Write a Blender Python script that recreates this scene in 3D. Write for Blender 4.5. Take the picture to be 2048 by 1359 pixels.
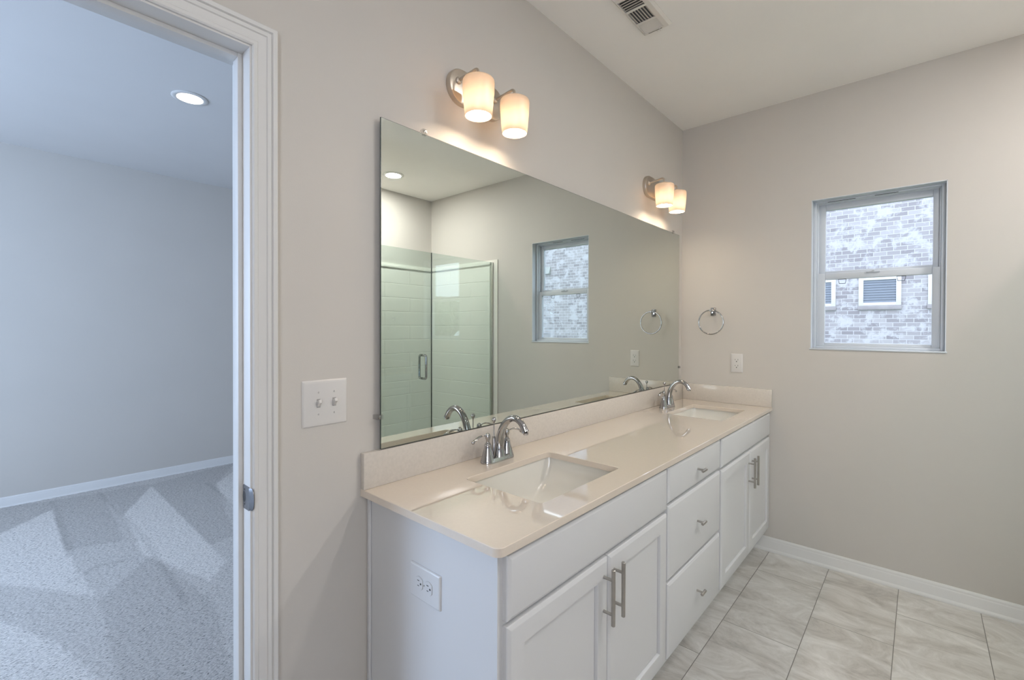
import bpy, bmesh, math, random
from mathutils import Vector, Matrix
C = bpy.context.scene.collection
for o in list(bpy.data.objects): bpy.data.objects.remove(o)
PI = math.pi

# ------------------------------------------------------------------ camera
F, YAW, PITCH, ROLL, CY = 920.57, 0.7263, -0.0087, 0.0036, 663.47
CAM = Vector((-3.1789, -1.2463, 1.3688))
fw = Vector((math.cos(YAW)*math.cos(PITCH), math.sin(YAW)*math.cos(PITCH), math.sin(PITCH)))
rt = Vector((math.sin(YAW), -math.cos(YAW), 0)); up = rt.cross(fw)
r2 = rt*math.cos(ROLL)+up*math.sin(ROLL); u2 = up*math.cos(ROLL)-rt*math.sin(ROLL)
cd = bpy.data.cameras.new('camera'); cam = bpy.data.objects.new('camera', cd); C.objects.link(cam)
cam.matrix_world = Matrix(((r2.x, u2.x, -fw.x, CAM.x), (r2.y, u2.y, -fw.y, CAM.y), (r2.z, u2.z, -fw.z, CAM.z), (0, 0, 0, 1)))
cd.sensor_fit = 'HORIZONTAL'; cd.sensor_width = 36; cd.lens = 36*F/2048
cd.shift_y = -(679.5-CY)/2048; cd.clip_start = .02
bpy.context.scene.camera = cam

# ------------------------------------------------------------------ world, exposure
vs = bpy.context.scene.view_settings
vs.view_transform = 'Standard'; vs.look = 'None'; vs.gamma = 1; vs.use_curve_mapping = False
vs.exposure = 0.0
W = bpy.data.worlds.new('sky'); bpy.context.scene.world = W; W.use_nodes = True
nt = W.node_tree; bg = nt.nodes['Background']
tc = nt.nodes.new('ShaderNodeTexCoord'); no = nt.nodes.new('ShaderNodeTexNoise'); no.inputs['Scale'].default_value = 2.2; no.inputs['Detail'].default_value = 5
rp = nt.nodes.new('ShaderNodeValToRGB'); rp.color_ramp.elements[0].position = .35; rp.color_ramp.elements[1].position = .7
rp.color_ramp.elements[0].color = (.62, .74, 1, 1); rp.color_ramp.elements[1].color = (.84, .89, 1, 1)
nt.links.new(tc.outputs['Generated'], no.inputs['Vector']); nt.links.new(no.outputs['Fac'], rp.inputs['Fac']); nt.links.new(rp.outputs['Color'], bg.inputs['Color'])
bg.inputs['Strength'].default_value = 3.9

def area_light(name, loc, direction, sx, sy, power, col):
    l = bpy.data.lights.new(name, 'AREA'); l.shape = 'RECTANGLE'; l.size = sx; l.size_y = sy; l.energy = power; l.color = col
    o = bpy.data.objects.new(name, l); C.objects.link(o); o.location = loc
    o.rotation_euler = Vector(direction).to_track_quat('-Z', 'Z').to_euler(); return o
# daylight coming through the bedroom's windows and an added bathroom fill (each stands in a wall opening)
area_light('daylight_bedroom_window', (-5.62, 2.1, 1.55), (1, 0, -.22), 2.2, 1.5, 112, (.47, .68, 1))
area_light('bath_fill_light', (-4.42, -2.08, 1.55), (1, 0.0, .75), .9, 1.3, 22, (.93, .96, 1))  # added fill, tilted up at the ceiling; its window is made up

# ------------------------------------------------------------------ materials
def mat(name, col, rough=.5, metal=0, spec=.5, noise=0, nscale=20, bump=0, bscale=200, coat=0):
    m = bpy.data.materials.new(name); m.use_nodes = True; t = m.node_tree; b = t.nodes['Principled BSDF']
    b.inputs['Base Color'].default_value = (*col, 1); b.inputs['Roughness'].default_value = rough
    b.inputs['Metallic'].default_value = metal; b.inputs['Specular IOR Level'].default_value = spec
    b.inputs['Coat Weight'].default_value = coat
    if noise or bump: c = t.nodes.new('ShaderNodeTexCoord')
    if noise:
        n = t.nodes.new('ShaderNodeTexNoise'); n.inputs['Scale'].default_value = nscale; n.inputs['Detail'].default_value = 4
        t.links.new(c.outputs['Object'], n.inputs['Vector'])
        r = t.nodes.new('ShaderNodeValToRGB'); r.color_ramp.elements[0].position = .3; r.color_ramp.elements[1].position = .7
        r.color_ramp.elements[0].color = (*[x*(1-noise) for x in col], 1); r.color_ramp.elements[1].color = (*[min(1, x*(1+noise)) for x in col], 1)
        t.links.new(n.outputs['Fac'], r.inputs['Fac']); t.links.new(r.outputs['Color'], b.inputs['Base Color'])
    if bump:
        n = t.nodes.new('ShaderNodeTexNoise'); n.inputs['Scale'].default_value = bscale; n.inputs['Detail'].default_value = 3
        t.links.new(c.outputs['Object'], n.inputs['Vector'])
        p = t.nodes.new('ShaderNodeBump'); p.inputs['Strength'].default_value = bump; p.inputs['Distance'].default_value = .001
        t.links.new(n.outputs['Fac'], p.inputs['Height']); t.links.new(p.outputs['Normal'], b.inputs['Normal'])
    return m
WALLM = mat('greige_wall_paint', (.58, .548, .508), .6, spec=.3, noise=.01, nscale=3, bump=.15, bscale=350)
CEILM = mat('ceiling_paint', (.88, .855, .82), .8, spec=.2, noise=.01, nscale=3, bump=.2, bscale=250)
TRIM = mat('white_trim_paint', (.69, .68, .665), .35, noise=.006, nscale=6)
CAB = mat('white_cabinet_paint', (.625, .625, .63), .35, noise=.006, nscale=5)
CABIN = mat('mid_grey_rim', (.45, .45, .45), .6, noise=.02)  # mid grey, used on the socket rims
QUARTZ = mat('quartz_counter', (.69, .60, .505), .03, spec=.5, noise=.012, nscale=120, coat=1)
QUARTZ.node_tree.nodes['Principled BSDF'].inputs['Coat IOR'].default_value = 1.6
QEDGE = mat('quartz_backsplash', (.62, .57, .51), .18, spec=.5, noise=.04, nscale=120)
PORC = mat('white_porcelain', (.73, .71, .655), .08, noise=.004, nscale=5, coat=.3)
CHROME = mat('polished_chrome', (.45, .45, .46), .04, metal=1, noise=.01)
NICKEL = mat('brushed_nickel', (.46, .44, .41), .32, metal=1, noise=.05, nscale=60)
NICKELW = mat('satin_nickel_sconce', (.62, .55, .47), .33, metal=1, noise=.03, nscale=40)
PLATE = mat('white_plastic_plate', (.655, .635, .615), .3, noise=.004)
VINYL = mat('white_vinyl', (.60, .635, .68), .35, noise=.006)
DARK = mat('dark_slot', (.03, .03, .03), .6, noise=.1)
STEEL = mat('strike_steel', (.22, .22, .23), .38, metal=1, noise=.08, nscale=80)
SHOWERM = mat('shower_surround_acrylic', (.78, .76, .70), .15, noise=.005, nscale=4)
VENTM = mat('vent_enamel', (.72, .68, .63), .4, noise=.01)
VENTD = mat('vent_louver_shade', (.42, .42, .41), .5, noise=.02)
SHUT = mat('grey_blue_blind', (.19, .22, .26), .5, noise=.03, nscale=8)
EXTW = mat('exterior_white_frame', (.64, .64, .64), .5, noise=.01)
LAWN = mat('lawn_grass', (.10, .14, .06), .9, noise=.35, nscale=2)
LEAF = mat('tree_leaves', (.10, .15, .08), .9, noise=.5, nscale=2.5)
BARK = mat('tree_bark', (.15, .11, .08), .9, noise=.3, nscale=9)
ROOFM = mat('roof_shingle', (.16, .15, .15), .9, noise=.2, nscale=8)
DRYV = mat('dryer_vent_plastic', (.38, .40, .38), .5, noise=.03)

def emis(name, col, st):
    m = bpy.data.materials.new(name); m.use_nodes = True; t = m.node_tree; b = t.nodes['Principled BSDF']
    b.inputs['Base Color'].default_value = (.8, .8, .8, 1); b.inputs['Emission Color'].default_value = (*col, 1); b.inputs['Emission Strength'].default_value = st
    return m
BULB = emis('warm_bulb', (1, .80, .58), 118)
CANL = emis('recessed_lens', (1, .93, .84), 14)
CANB = emis('recessed_lens_bedroom', (1, .93, .84), 14)

def shade_mat():
    m = bpy.data.materials.new('frosted_shade_glass'); m.use_nodes = True; t = m.node_tree; t.nodes.remove(t.nodes['Principled BSDF'])
    out = t.nodes['Material Output']
    d = t.nodes.new('ShaderNodeBsdfDiffuse'); d.inputs['Color'].default_value = (.62, .56, .49, 1)
    tr = t.nodes.new('ShaderNodeBsdfTranslucent'); tr.inputs['Color'].default_value = (.60, .54, .48, 1)
    g = t.nodes.new('ShaderNodeBsdfGlossy'); g.inputs['Roughness'].default_value = .25
    mx = t.nodes.new('ShaderNodeMixShader'); mx.inputs[0].default_value = .5
    m2 = t.nodes.new('ShaderNodeMixShader'); m2.inputs[0].default_value = .05
    t.links.new(d.outputs[0], mx.inputs[1]); t.links.new(tr.outputs[0], mx.inputs[2])
    t.links.new(mx.outputs[0], m2.inputs[1]); t.links.new(g.outputs[0], m2.inputs[2]); t.links.new(m2.outputs[0], out.inputs[0])
    return m
SHADE = shade_mat()

def glass_mat(name, tint, f0=.04):
    m = bpy.data.materials.new(name); m.use_nodes = True; t = m.node_tree; t.nodes.remove(t.nodes['Principled BSDF']); out = t.nodes['Material Output']
    geo = t.nodes.new('ShaderNodeNewGeometry')
    vd = t.nodes.new('ShaderNodeVectorMath'); vd.operation = 'DOT_PRODUCT'; t.links.new(geo.outputs['Normal'], vd.inputs[0]); t.links.new(geo.outputs['Incoming'], vd.inputs[1])
    def M(op, a, b=None):
        n = t.nodes.new('ShaderNodeMath'); n.operation = op
        for i, v in ((0, a), (1, b)):
            if v is None: continue
            if isinstance(v, (int, float)): n.inputs[i].default_value = v
            else: t.links.new(v, n.inputs[i])
        return n.outputs[0]
    fr = M('ADD', M('MULTIPLY', M('POWER', M('SUBTRACT', 1, M('ABSOLUTE', vd.outputs['Value'])), 5), 1-f0), f0)
    tr = t.nodes.new('ShaderNodeBsdfTransparent'); tr.inputs['Color'].default_value = (*tint, 1)
    gl = t.nodes.new('ShaderNodeBsdfGlossy'); gl.inputs['Roughness'].default_value = 0.0
    mx = t.nodes.new('ShaderNodeMixShader'); t.links.new(fr, mx.inputs[0]); t.links.new(tr.outputs[0], mx.inputs[1]); t.links.new(gl.outputs[0], mx.inputs[2])
    t.links.new(mx.outputs[0], out.inputs[0]); return m
GLASS = glass_mat('window_glass', (.98, .99, .99), .03)
SGLASS = glass_mat('green_tinted_shower_glass', (.90, .955, .945), .085)
CLIPM = glass_mat('clear_plastic_clip', (.9, .9, .9), .12)

MIRR = bpy.data.materials.new('silvered_mirror'); MIRR.use_nodes = True
_b = MIRR.node_tree.nodes['Principled BSDF']; _b.inputs['Metallic'].default_value = 1; _b.inputs['Roughness'].default_value = 0
_b.inputs['Base Color'].default_value = (.705, .745, .705, 1)
MEDGE = mat('mirror_edge', (.06, .08, .07), .2, noise=.1)

def nodes_of(m): return m.node_tree, m.node_tree.nodes['Principled BSDF']
def N(t, kind, **kw):
    n = t.nodes.new(kind)
    for k, v in kw.items():
        if k in n.inputs.keys(): n.inputs[k].default_value = v
        else: setattr(n, k, v)
    return n
# floor tile: 12 x 24 inch half-running bond, stone look, thin grout
FLOORM = mat('stone_look_tile', (.4, .38, .35), .32); t, b = nodes_of(FLOORM)
tc = N(t, 'ShaderNodeTexCoord'); mp = N(t, 'ShaderNodeMapping'); mp.inputs['Location'].default_value = (.2965, .5600, 0)
t.links.new(tc.outputs['Object'], mp.inputs['Vector'])
br = t.nodes.new('ShaderNodeTexBrick'); br.offset = .5; br.offset_frequency = 2; br.squash = 1
for k, v in {'Scale': 1, 'Mortar Size': .0016, 'Mortar Smooth': .2, 'Bias': 0, 'Brick Width': .6096, 'Row Height': .3048}.items(): br.inputs[k].default_value = v
br.inputs['Color1'].default_value = (0, 0, 0, 1); br.inputs['Color2'].default_value = (1, 1, 1, 1); br.inputs['Mortar'].default_value = (.5, .5, .5, 1)
t.links.new(mp.outputs[0], br.inputs['Vector'])
sc = N(t, 'ShaderNodeVectorMath', operation='SCALE'); sc.inputs['Scale'].default_value = 37; t.links.new(br.outputs['Color'], sc.inputs[0])
ad = N(t, 'ShaderNodeVectorMath', operation='ADD'); t.links.new(tc.outputs['Object'], ad.inputs[0]); t.links.new(sc.outputs[0], ad.inputs[1])
m2 = N(t, 'ShaderNodeMapping'); m2.inputs['Rotation'].default_value = (0, 0, .18); m2.inputs['Scale'].default_value = (3.3, 1.5, 1)
t.links.new(ad.outputs[0], m2.inputs['Vector'])
n1 = N(t, 'ShaderNodeTexNoise', Scale=2.3, Detail=13, Roughness=.74, Distortion=.9); t.links.new(m2.outputs[0], n1.inputs['Vector'])
rp = t.nodes.new('ShaderNodeValToRGB'); e = rp.color_ramp.elements
e[0].position = .28; e[0].color = (.30, .275, .25, 1); e[1].position = .75; e[1].color = (.84, .815, .79, 1)
q = e.new(.45); q.color = (.51, .48, .445, 1); q = e.new(.58); q.color = (.63, .605, .575, 1)
t.links.new(n1.outputs['Fac'], rp.inputs['Fac'])
mg = N(t, 'ShaderNodeMix', data_type='RGBA'); t.links.new(br.outputs['Fac'], mg.inputs['Factor']); t.links.new(rp.outputs['Color'], mg.inputs[6]); mg.inputs[7].default_value = (.20, .185, .165, 1)
t.links.new(mg.outputs[2], b.inputs['Base Color'])
bp = N(t, 'ShaderNodeBump', Strength=.5, Distance=.0015); bp.invert = True; t.links.new(br.outputs['Fac'], bp.inputs['Height']); t.links.new(bp.outputs[0], b.inputs['Normal'])

# carpet
CARPET = mat('grey_cut_pile_carpet', (.4, .4, .4), 1, spec=0); t, b = nodes_of(CARPET)
tc = N(t, 'ShaderNodeTexCoord')
mpc = N(t, 'ShaderNodeMapping'); mpc.inputs['Rotation'].default_value = (0, 0, -.5); mpc.inputs['Scale'].default_value = (1, 2.2, 1); t.links.new(tc.outputs['Object'], mpc.inputs['Vector'])
n1 = N(t, 'ShaderNodeTexNoise', Scale=75, Detail=4, Roughness=.7); t.links.new(mpc.outputs[0], n1.inputs['Vector'])
n2 = N(t, 'ShaderNodeTexNoise', Scale=3, Detail=3); t.links.new(tc.outputs['Object'], n2.inputs['Vector'])
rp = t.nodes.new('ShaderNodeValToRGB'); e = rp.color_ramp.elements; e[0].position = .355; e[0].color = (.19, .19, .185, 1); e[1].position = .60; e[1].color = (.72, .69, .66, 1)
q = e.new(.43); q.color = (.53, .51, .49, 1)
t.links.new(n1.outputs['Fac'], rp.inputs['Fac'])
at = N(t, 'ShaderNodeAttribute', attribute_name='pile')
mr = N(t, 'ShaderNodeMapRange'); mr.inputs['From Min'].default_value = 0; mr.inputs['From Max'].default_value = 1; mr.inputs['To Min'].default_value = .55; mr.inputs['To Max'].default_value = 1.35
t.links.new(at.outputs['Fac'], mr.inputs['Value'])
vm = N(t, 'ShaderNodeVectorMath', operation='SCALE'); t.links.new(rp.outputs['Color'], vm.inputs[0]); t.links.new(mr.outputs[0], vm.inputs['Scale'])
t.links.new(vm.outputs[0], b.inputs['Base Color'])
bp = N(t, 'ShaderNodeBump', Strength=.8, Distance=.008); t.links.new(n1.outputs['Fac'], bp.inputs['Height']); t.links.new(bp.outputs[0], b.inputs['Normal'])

# brick
BRICK = mat('whitewashed_brick', (.5, .5, .5), .9); t, b = nodes_of(BRICK)
tc = N(t, 'ShaderNodeTexCoord'); sx = N(t, 'ShaderNodeSeparateXYZ'); cx = N(t, 'ShaderNodeCombineXYZ'); t.links.new(tc.outputs['Object'], sx.inputs[0])
t.links.new(sx.outputs['Y'], cx.inputs['X']); t.links.new(sx.outputs['Z'], cx.inputs['Y'])
br = t.nodes.new('ShaderNodeTexBrick'); br.offset = .5
for k, v in {'Scale': 1, 'Mortar Size': .006, 'Mortar Smooth': .1, 'Bias': -.1, 'Brick Width': .215, 'Row Height': .086}.items(): br.inputs[k].default_value = v
br.inputs['Color1'].default_value = (.27, .255, .265, 1); br.inputs['Color2'].default_value = (.43, .415, .42, 1); br.inputs['Mortar'].default_value = (.54, .54, .56, 1)
t.links.new(cx.outputs[0], br.inputs['Vector'])
n1 = N(t, 'ShaderNodeTexNoise', Scale=3.6, Detail=5, Roughness=.7, Distortion=.4); t.links.new(cx.outputs[0], n1.inputs['Vector'])
rp = t.nodes.new('ShaderNodeValToRGB'); e = rp.color_ramp.elements; e[0].position = .50; e[0].color = (0, 0, 0, 1); e[1].position = .60; e[1].color = (.85, .85, .85, 1); t.links.new(n1.outputs['Fac'], rp.inputs['Fac'])
mg = N(t, 'ShaderNodeMix', data_type='RGBA'); t.links.new(rp.outputs['Color'], mg.inputs['Factor']); t.links.new(br.outputs['Color'], mg.inputs[6]); mg.inputs[7].default_value = (.53, .53, .55, 1)
t.links.new(mg.outputs[2], b.inputs['Base Color'])
bp = N(t, 'ShaderNodeBump', Strength=.4, Distance=.01); bp.invert = True; t.links.new(br.outputs['Fac'], bp.inputs['Height']); t.links.new(bp.outputs[0], b.inputs['Normal'])

# ------------------------------------------------------------------ mesh helpers
class MB:
    def __init__(s): s.bm = bmesh.new()
    def box(s, x0, x1, y0, y1, z0, z1, bev=0, seg=2):
        b = bmesh.new(); r = bmesh.ops.create_cube(b, size=1)
        for v in b.verts: v.co = Vector(((x0+x1)/2+v.co.x*(x1-x0), (y0+y1)/2+v.co.y*(y1-y0), (z0+z1)/2+v.co.z*(z1-z0)))
        if bev: bmesh.ops.bevel(b, geom=list(b.edges), offset=bev, segments=seg, profile=.5, affect='EDGES', clamp_overlap=True)
        return s.merge(b)
    def merge(s, b, M=None):
        if M is not None: bmesh.ops.transform(b, matrix=M, verts=b.verts)
        bmesh.ops.recalc_face_normals(b, faces=b.faces)
        me = bpy.data.meshes.new('tmp'); b.to_mesh(me); b.free(); s.bm.from_mesh(me); bpy.data.meshes.remove(me); return s
    def rings(s, rings, close_rings=True, cap0=True, cap1=True, M=None, loop=False):
        b = bmesh.new(); R = [[b.verts.new(p) for p in r] for r in rings]; n = len(R[0])
        pairs = list(zip(R[:-1], R[1:])) + ([(R[-1], R[0])] if loop else [])
        for A, B in pairs:
            for i in range(n if close_rings else n-1):
                j = (i+1) % n
                b.faces.new((A[i], A[j], B[j], B[i]))
        if cap0 and not loop: b.faces.new(R[0][::-1])
        if cap1 and not loop: b.faces.new(R[-1])
        return s.merge(b, M)
    def lathe(s, prof, c, axis='z', n=32, cap0=True, cap1=True, M=None):
        # prof = [(radius, height)]
        rs = []
        for r, h in prof:
            ring = []
            for k in range(n):
                a = 2*PI*k/n; u, v = r*math.cos(a), r*math.sin(a)
                p = {'z': (u, v, h), 'y': (u, h, v), 'x': (h, u, v)}[axis]
                ring.append(Vector(c)+Vector(p))
            rs.append(ring)
        return s.rings(rs, cap0=cap0, cap1=cap1, M=M)
    def tube(s, path, rad, n=14, closed=False, sq=None):
        P = [Vector(p) for p in path]; m = len(P); rs = []
        R = rad if isinstance(rad, (list, tuple)) else [rad]*m
        prev = None
        for i in range(m):
            if closed: T = (P[(i+1) % m]-P[i-1]).normalized()
            else: T = (P[min(i+1, m-1)]-P[max(i-1, 0)]).normalized()
            if prev is None:
                a = Vector((0, 0, 1)) if abs(T.z) < .9 else Vector((1, 0, 0))
                U = T.cross(a).normalized()
            else: U = (prev-T*prev.dot(T)).normalized()
            prev = U; V = T.cross(U)
            sv = sq if sq else 1
            rs.append([P[i]+(U*math.cos(2*PI*k/n)+V*math.sin(2*PI*k/n)*sv)*R[i] for k in range(n)])
        return s.rings(rs, loop=closed)
    def prism(s, poly, axis, a0, a1):
        f = {'x': lambda p, a: (a, p[0], p[1]), 'y': lambda p, a: (p[0], a, p[1]), 'z': lambda p, a: (p[0], p[1], a)}[axis]
        return s.rings([[f(p, a0) for p in poly], [f(p, a1) for p in poly]])
    def build(s, name, m, parent=None, smooth=35, M=None):
        bmesh.ops.recalc_face_normals(s.bm, faces=s.bm.faces) if False else None
        me = bpy.data.meshes.new(name)
        base = parent_origin(parent)
        if M is not None: bmesh.ops.transform(s.bm, matrix=M, verts=s.bm.verts)
        if base is not None: bmesh.ops.translate(s.bm, vec=-base, verts=s.bm.verts)
        s.bm.to_mesh(me); s.bm.free(); me.materials.append(m)
        for p in me.polygons: p.use_smooth = True
        try: me.set_sharp_from_angle(angle=math.radians(smooth))
        except Exception: pass
        o = bpy.data.objects.new(name, me); C.objects.link(o)
        if parent: o.parent = parent
        return o
ORG = {}
def parent_origin(p):
    v = Vector((0, 0, 0)); f = False
    while p is not None:
        v = v+Vector(p.location); f = True; p = p.parent
    return v if f else None
def thing(name, label, cat, loc=(0, 0, 0), group=None, kind=None):
    o = bpy.data.objects.new(name, None); C.objects.link(o); o.location = loc; o.empty_display_size = .05
    return tag(o, label, cat, group, kind)
def tag(o, label=None, cat=None, group=None, kind=None):
    if label: o['label'] = label
    if cat: o['category'] = cat
    if group: o['group'] = group
    if kind: o['kind'] = kind
    return o
def tree_copy(o, parent=None, loc=None):
    c = o.copy(); C.objects.link(c); c.parent = parent
    if loc is not None: c.location = loc
    for ch in [x for x in bpy.data.objects if x.parent == o]: tree_copy(ch, c)
    return c
def struct(mb, name, m, label=None, cat=None, parent=None):
    o = mb.build(name, m, parent)
    if parent is None: tag(o, label, cat, kind='structure')
    return o

# ------------------------------------------------------------------ measurements
H = 2.74; BACK = -2.735; LEFT = -4.35; YB = 3.893; BL = -5.55; WT = .12
WX0, WX1 = 0, .14
wy0, wy1, wz0, wz1 = -1.3415, -.7621, 1.2498, 2.1202
DX1, DX0, DZ = -2.757, -3.519, 2.060
JT = .019

# ------------------------------------------------------------------ room shell
mb = MB()
mb.box(DX1+JT, 0, 0, WT, 0, H); mb.box(LEFT-.12, DX0-JT, 0, WT, 0, H); mb.box(DX0-JT, DX1+JT, 0, WT, DZ+JT, H)
struct(mb, 'wall_front', WALLM, 'greige painted wall holding the long mirror and the doorway', 'wall')
def wall_hole_x(x0, x1, ya, yb, hy0, hy1, hz0, hz1):
    m = MB(); m.box(x0, x1, ya, hy0, 0, H); m.box(x0, x1, hy1, yb, 0, H); m.box(x0, x1, hy0, hy1, 0, hz0); m.box(x0, x1, hy0, hy1, hz1, H); return m
struct(wall_hole_x(WX0, WX1, BACK-.12, YB+.12, wy0, wy1, wz0, wz1), 'wall_right', WALLM, 'greige painted wall with the small window and towel ring', 'wall')
struct(MB().box(LEFT, 0, BACK-.12, BACK, 0, H), 'wall_back', WALLM, 'greige painted wall behind the shower, seen in the mirror', 'wall')
struct(wall_hole_x(LEFT-.12, LEFT, BACK-.12, 0, -2.55, -1.6, .9, 2.2), 'wall_left', WALLM, 'greige painted wall at the unseen left end of the bathroom', 'wall')  # opening made up for the added fill light
struct(MB().box(BL, 0, YB, YB+.12, 0, H), 'wall_bedroom_back', WALLM, 'plain wall across the carpeted bedroom, seen through the doorway', 'wall')
struct(wall_hole_x(BL-.12, BL, WT, YB+.12, .95, 3.25, .75, 2.35), 'wall_bedroom_left', WALLM, 'bedroom wall left of the doorway view', 'wall')
struct(MB().box(BL-.12, LEFT-.12, 0, WT, 0, H), 'wall_bedroom_front', WALLM, 'bedroom wall on the bathroom side', 'wall')
struct(MB().box(BL-.12, WX1, BACK-.12, WT/2, H, H+.1), 'ceiling', CEILM, 'smooth off-white ceiling over the bathroom', 'ceiling')
struct(MB().box(BL-.12, WX1, WT/2, YB+.12, H, H+.1), 'ceiling_bedroom', mat('dimmed_ceiling_paint', (.69, .68, .67), .8, spec=.2, noise=.01, nscale=3, bump=.2, bscale=250), 'smooth ceiling of the bedroom beyond the doorway', 'ceiling')  # darker copy of the ceiling paint; dimmer bedroom light put into the colour
struct(MB().box(LEFT-.12, WX1, BACK-.12, .05, -.1, 0), 'floor', FLOORM, 'grey stone-look tile floor in a half-brick layout', 'floor')
# shower partition, left of the shower
struct(MB().box(-1.64, -1.52, BACK, -1.74, 0, H), 'wall_shower_side', WALLM, 'short wall at the far end of the shower', 'wall')

# carpet (grid with pile-direction marks left by the vacuum)
def in_poly(x, y, P):
    c = False; j = len(P)-1
    for i in range(len(P)):
        if (P[i][1] > y) != (P[j][1] > y) and x < (P[j][0]-P[i][0])*(y-P[i][1])/(P[j][1]-P[i][1])+P[i][0]: c = not c
        j = i
    return c
def seg_d(x, y, a, b):
    dx, dy = b[0]-a[0], b[1]-a[1]; t = max(0, min(1, ((x-a[0])*dx+(y-a[1])*dy)/(dx*dx+dy*dy))); return math.hypot(x-a[0]-t*dx, y-a[1]-t*dy)
def floor_pt(u, w):
    d = fw+r2*((u-1024)/F)-u2*((w-CY)/F); t = (0.012-CAM.z)/d.z; p = CAM+d*t; return (p.x, p.y)
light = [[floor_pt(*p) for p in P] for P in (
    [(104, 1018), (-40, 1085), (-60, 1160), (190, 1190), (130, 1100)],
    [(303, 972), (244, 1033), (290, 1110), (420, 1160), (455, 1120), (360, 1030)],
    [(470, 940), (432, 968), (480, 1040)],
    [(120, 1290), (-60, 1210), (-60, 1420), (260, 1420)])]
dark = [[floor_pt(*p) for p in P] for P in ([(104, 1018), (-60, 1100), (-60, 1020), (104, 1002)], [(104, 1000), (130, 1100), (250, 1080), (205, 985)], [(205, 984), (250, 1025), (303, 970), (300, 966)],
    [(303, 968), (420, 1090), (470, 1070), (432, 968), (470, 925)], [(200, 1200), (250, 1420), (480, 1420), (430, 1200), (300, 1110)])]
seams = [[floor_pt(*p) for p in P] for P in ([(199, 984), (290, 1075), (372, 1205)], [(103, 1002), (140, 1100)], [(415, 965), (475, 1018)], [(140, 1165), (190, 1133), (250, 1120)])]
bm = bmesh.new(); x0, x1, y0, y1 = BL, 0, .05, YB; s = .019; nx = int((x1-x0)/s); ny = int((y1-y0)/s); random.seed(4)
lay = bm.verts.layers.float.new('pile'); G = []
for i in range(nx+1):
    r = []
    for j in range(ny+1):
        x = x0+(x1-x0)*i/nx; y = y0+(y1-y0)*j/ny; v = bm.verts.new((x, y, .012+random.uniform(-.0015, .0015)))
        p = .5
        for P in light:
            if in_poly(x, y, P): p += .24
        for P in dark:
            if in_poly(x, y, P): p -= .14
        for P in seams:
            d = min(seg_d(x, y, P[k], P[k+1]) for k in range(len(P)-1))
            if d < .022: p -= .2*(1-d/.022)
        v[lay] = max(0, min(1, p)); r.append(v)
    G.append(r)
for i in range(nx):
    for j in range(ny): bm.faces.new((G[i][j], G[i+1][j], G[i+1][j+1], G[i][j+1]))
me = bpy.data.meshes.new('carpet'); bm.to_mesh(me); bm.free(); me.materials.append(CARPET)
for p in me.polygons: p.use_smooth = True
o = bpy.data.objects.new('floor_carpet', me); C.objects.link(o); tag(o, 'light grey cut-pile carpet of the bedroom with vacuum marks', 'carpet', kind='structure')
struct(MB().box(BL-.12, WX1, .05, YB+.12, -.1, .004), 'floor_bedroom', mat('subfloor', (.3, .28, .25), .9, noise=.1), 'floor under the bedroom carpet', 'floor')

# baseboards with shoe moulding
BP = [(0, 0), (.020, 0), (.020, .006), (.018, .013), (.013, .018), (.012, .020), (.012, .062), (.010, .066), (.0085, .070), (.0085, .074), (.006, .080), (.003, .085), (0, .085)]
def base_y(name, ya, yb, xw, sgn, label): # board along Y on plane x=xw, projecting sgn
    struct(MB().rings([[(xw+sgn*p[0], y, p[1]) for p in BP] for y in (ya, yb)]), name, TRIM, label, 'baseboard')
def base_x(name, xa, xb, yw, sgn, label):
    struct(MB().rings([[(x, yw+sgn*p[0], p[1]) for p in BP] for x in (xa, xb)]), name, TRIM, label, 'baseboard')
base_y('baseboard_right', -1.752, -.47, 0, -1, 'white baseboard with shoe moulding under the window wall')
base_x('baseboard_front', -2.6895, -2.426, 0, -1, 'white baseboard between the doorway and the vanity')
base_x('baseboard_bedroom', BL, 0, YB, -1, 'white baseboard along the bedroom wall')
base_x('baseboard_left', LEFT, DX0-.07, 0, -1, 'white baseboard left of the doorway')

# ------------------------------------------------------------------ doorway
door = thing('door_1', 'white painted door frame of the open doorway to the bedroom', 'door frame', (DX1, 0, 0), kind='structure')
JT = .019
j = MB(); j.box(DX1, DX1+JT, -.002, WT+.002, 0, DZ+JT, .001); j.build('door_jamb', TRIM, door)
j = MB(); j.box(DX0-JT, DX0, -.002, WT+.002, 0, DZ+JT, .001); j.build('door_jamb', TRIM, door)
j = MB(); j.box(DX0, DX1, -.002, WT+.002, DZ, DZ+JT, .001); j.build('door_head', TRIM, door)
st = MB(); st.box(DX1-.011, DX1, .047, .082, 0, DZ, .0015); st.box(DX0, DX0+.011, .047, .082, 0, DZ, .0015); st.box(DX0+.011, DX1-.011, .047, .082, DZ-.011, DZ, .0015)
st.build('door_stop', TRIM, door)
CP = [(0, 0), (0, .007), (.003, .0100), (.010, .0105), (.013, .0080), (.016, .0085), (.031, .0105), (.033, .0138), (.041, .0145), (.0435, .0120), (.0455, .0170), (.0545, .0178), (.0565, .0160), (.0572, .0120), (.0572, 0)]
def casing(sgn, yw):
    m = MB(); r = .005
    path = [((DX1+r, 0), (1, 0)), ((DX1+r, DZ+r), (1, 1)), ((DX0-r, DZ+r), (-1, 1)), ((DX0-r, 0), (-1, 0))]
    rs = [[(px+d[0]*u, yw+sgn*w, pz+d[1]*u) for u, w in CP] for (px, pz), d in path]
    return m.rings(rs)
casing(-1, 0).build('door_casing', TRIM, door, smooth=20)
casing(1, WT).build('door_casing', TRIM, door, smooth=20)
sp = MB(); X = DX1-.0016
poly = [(.043, .912), (.043, .966), (.040, .969), (.004, .969), (.002, .968), (.002, .911), (.004, .910), (.040, .909)]
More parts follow.
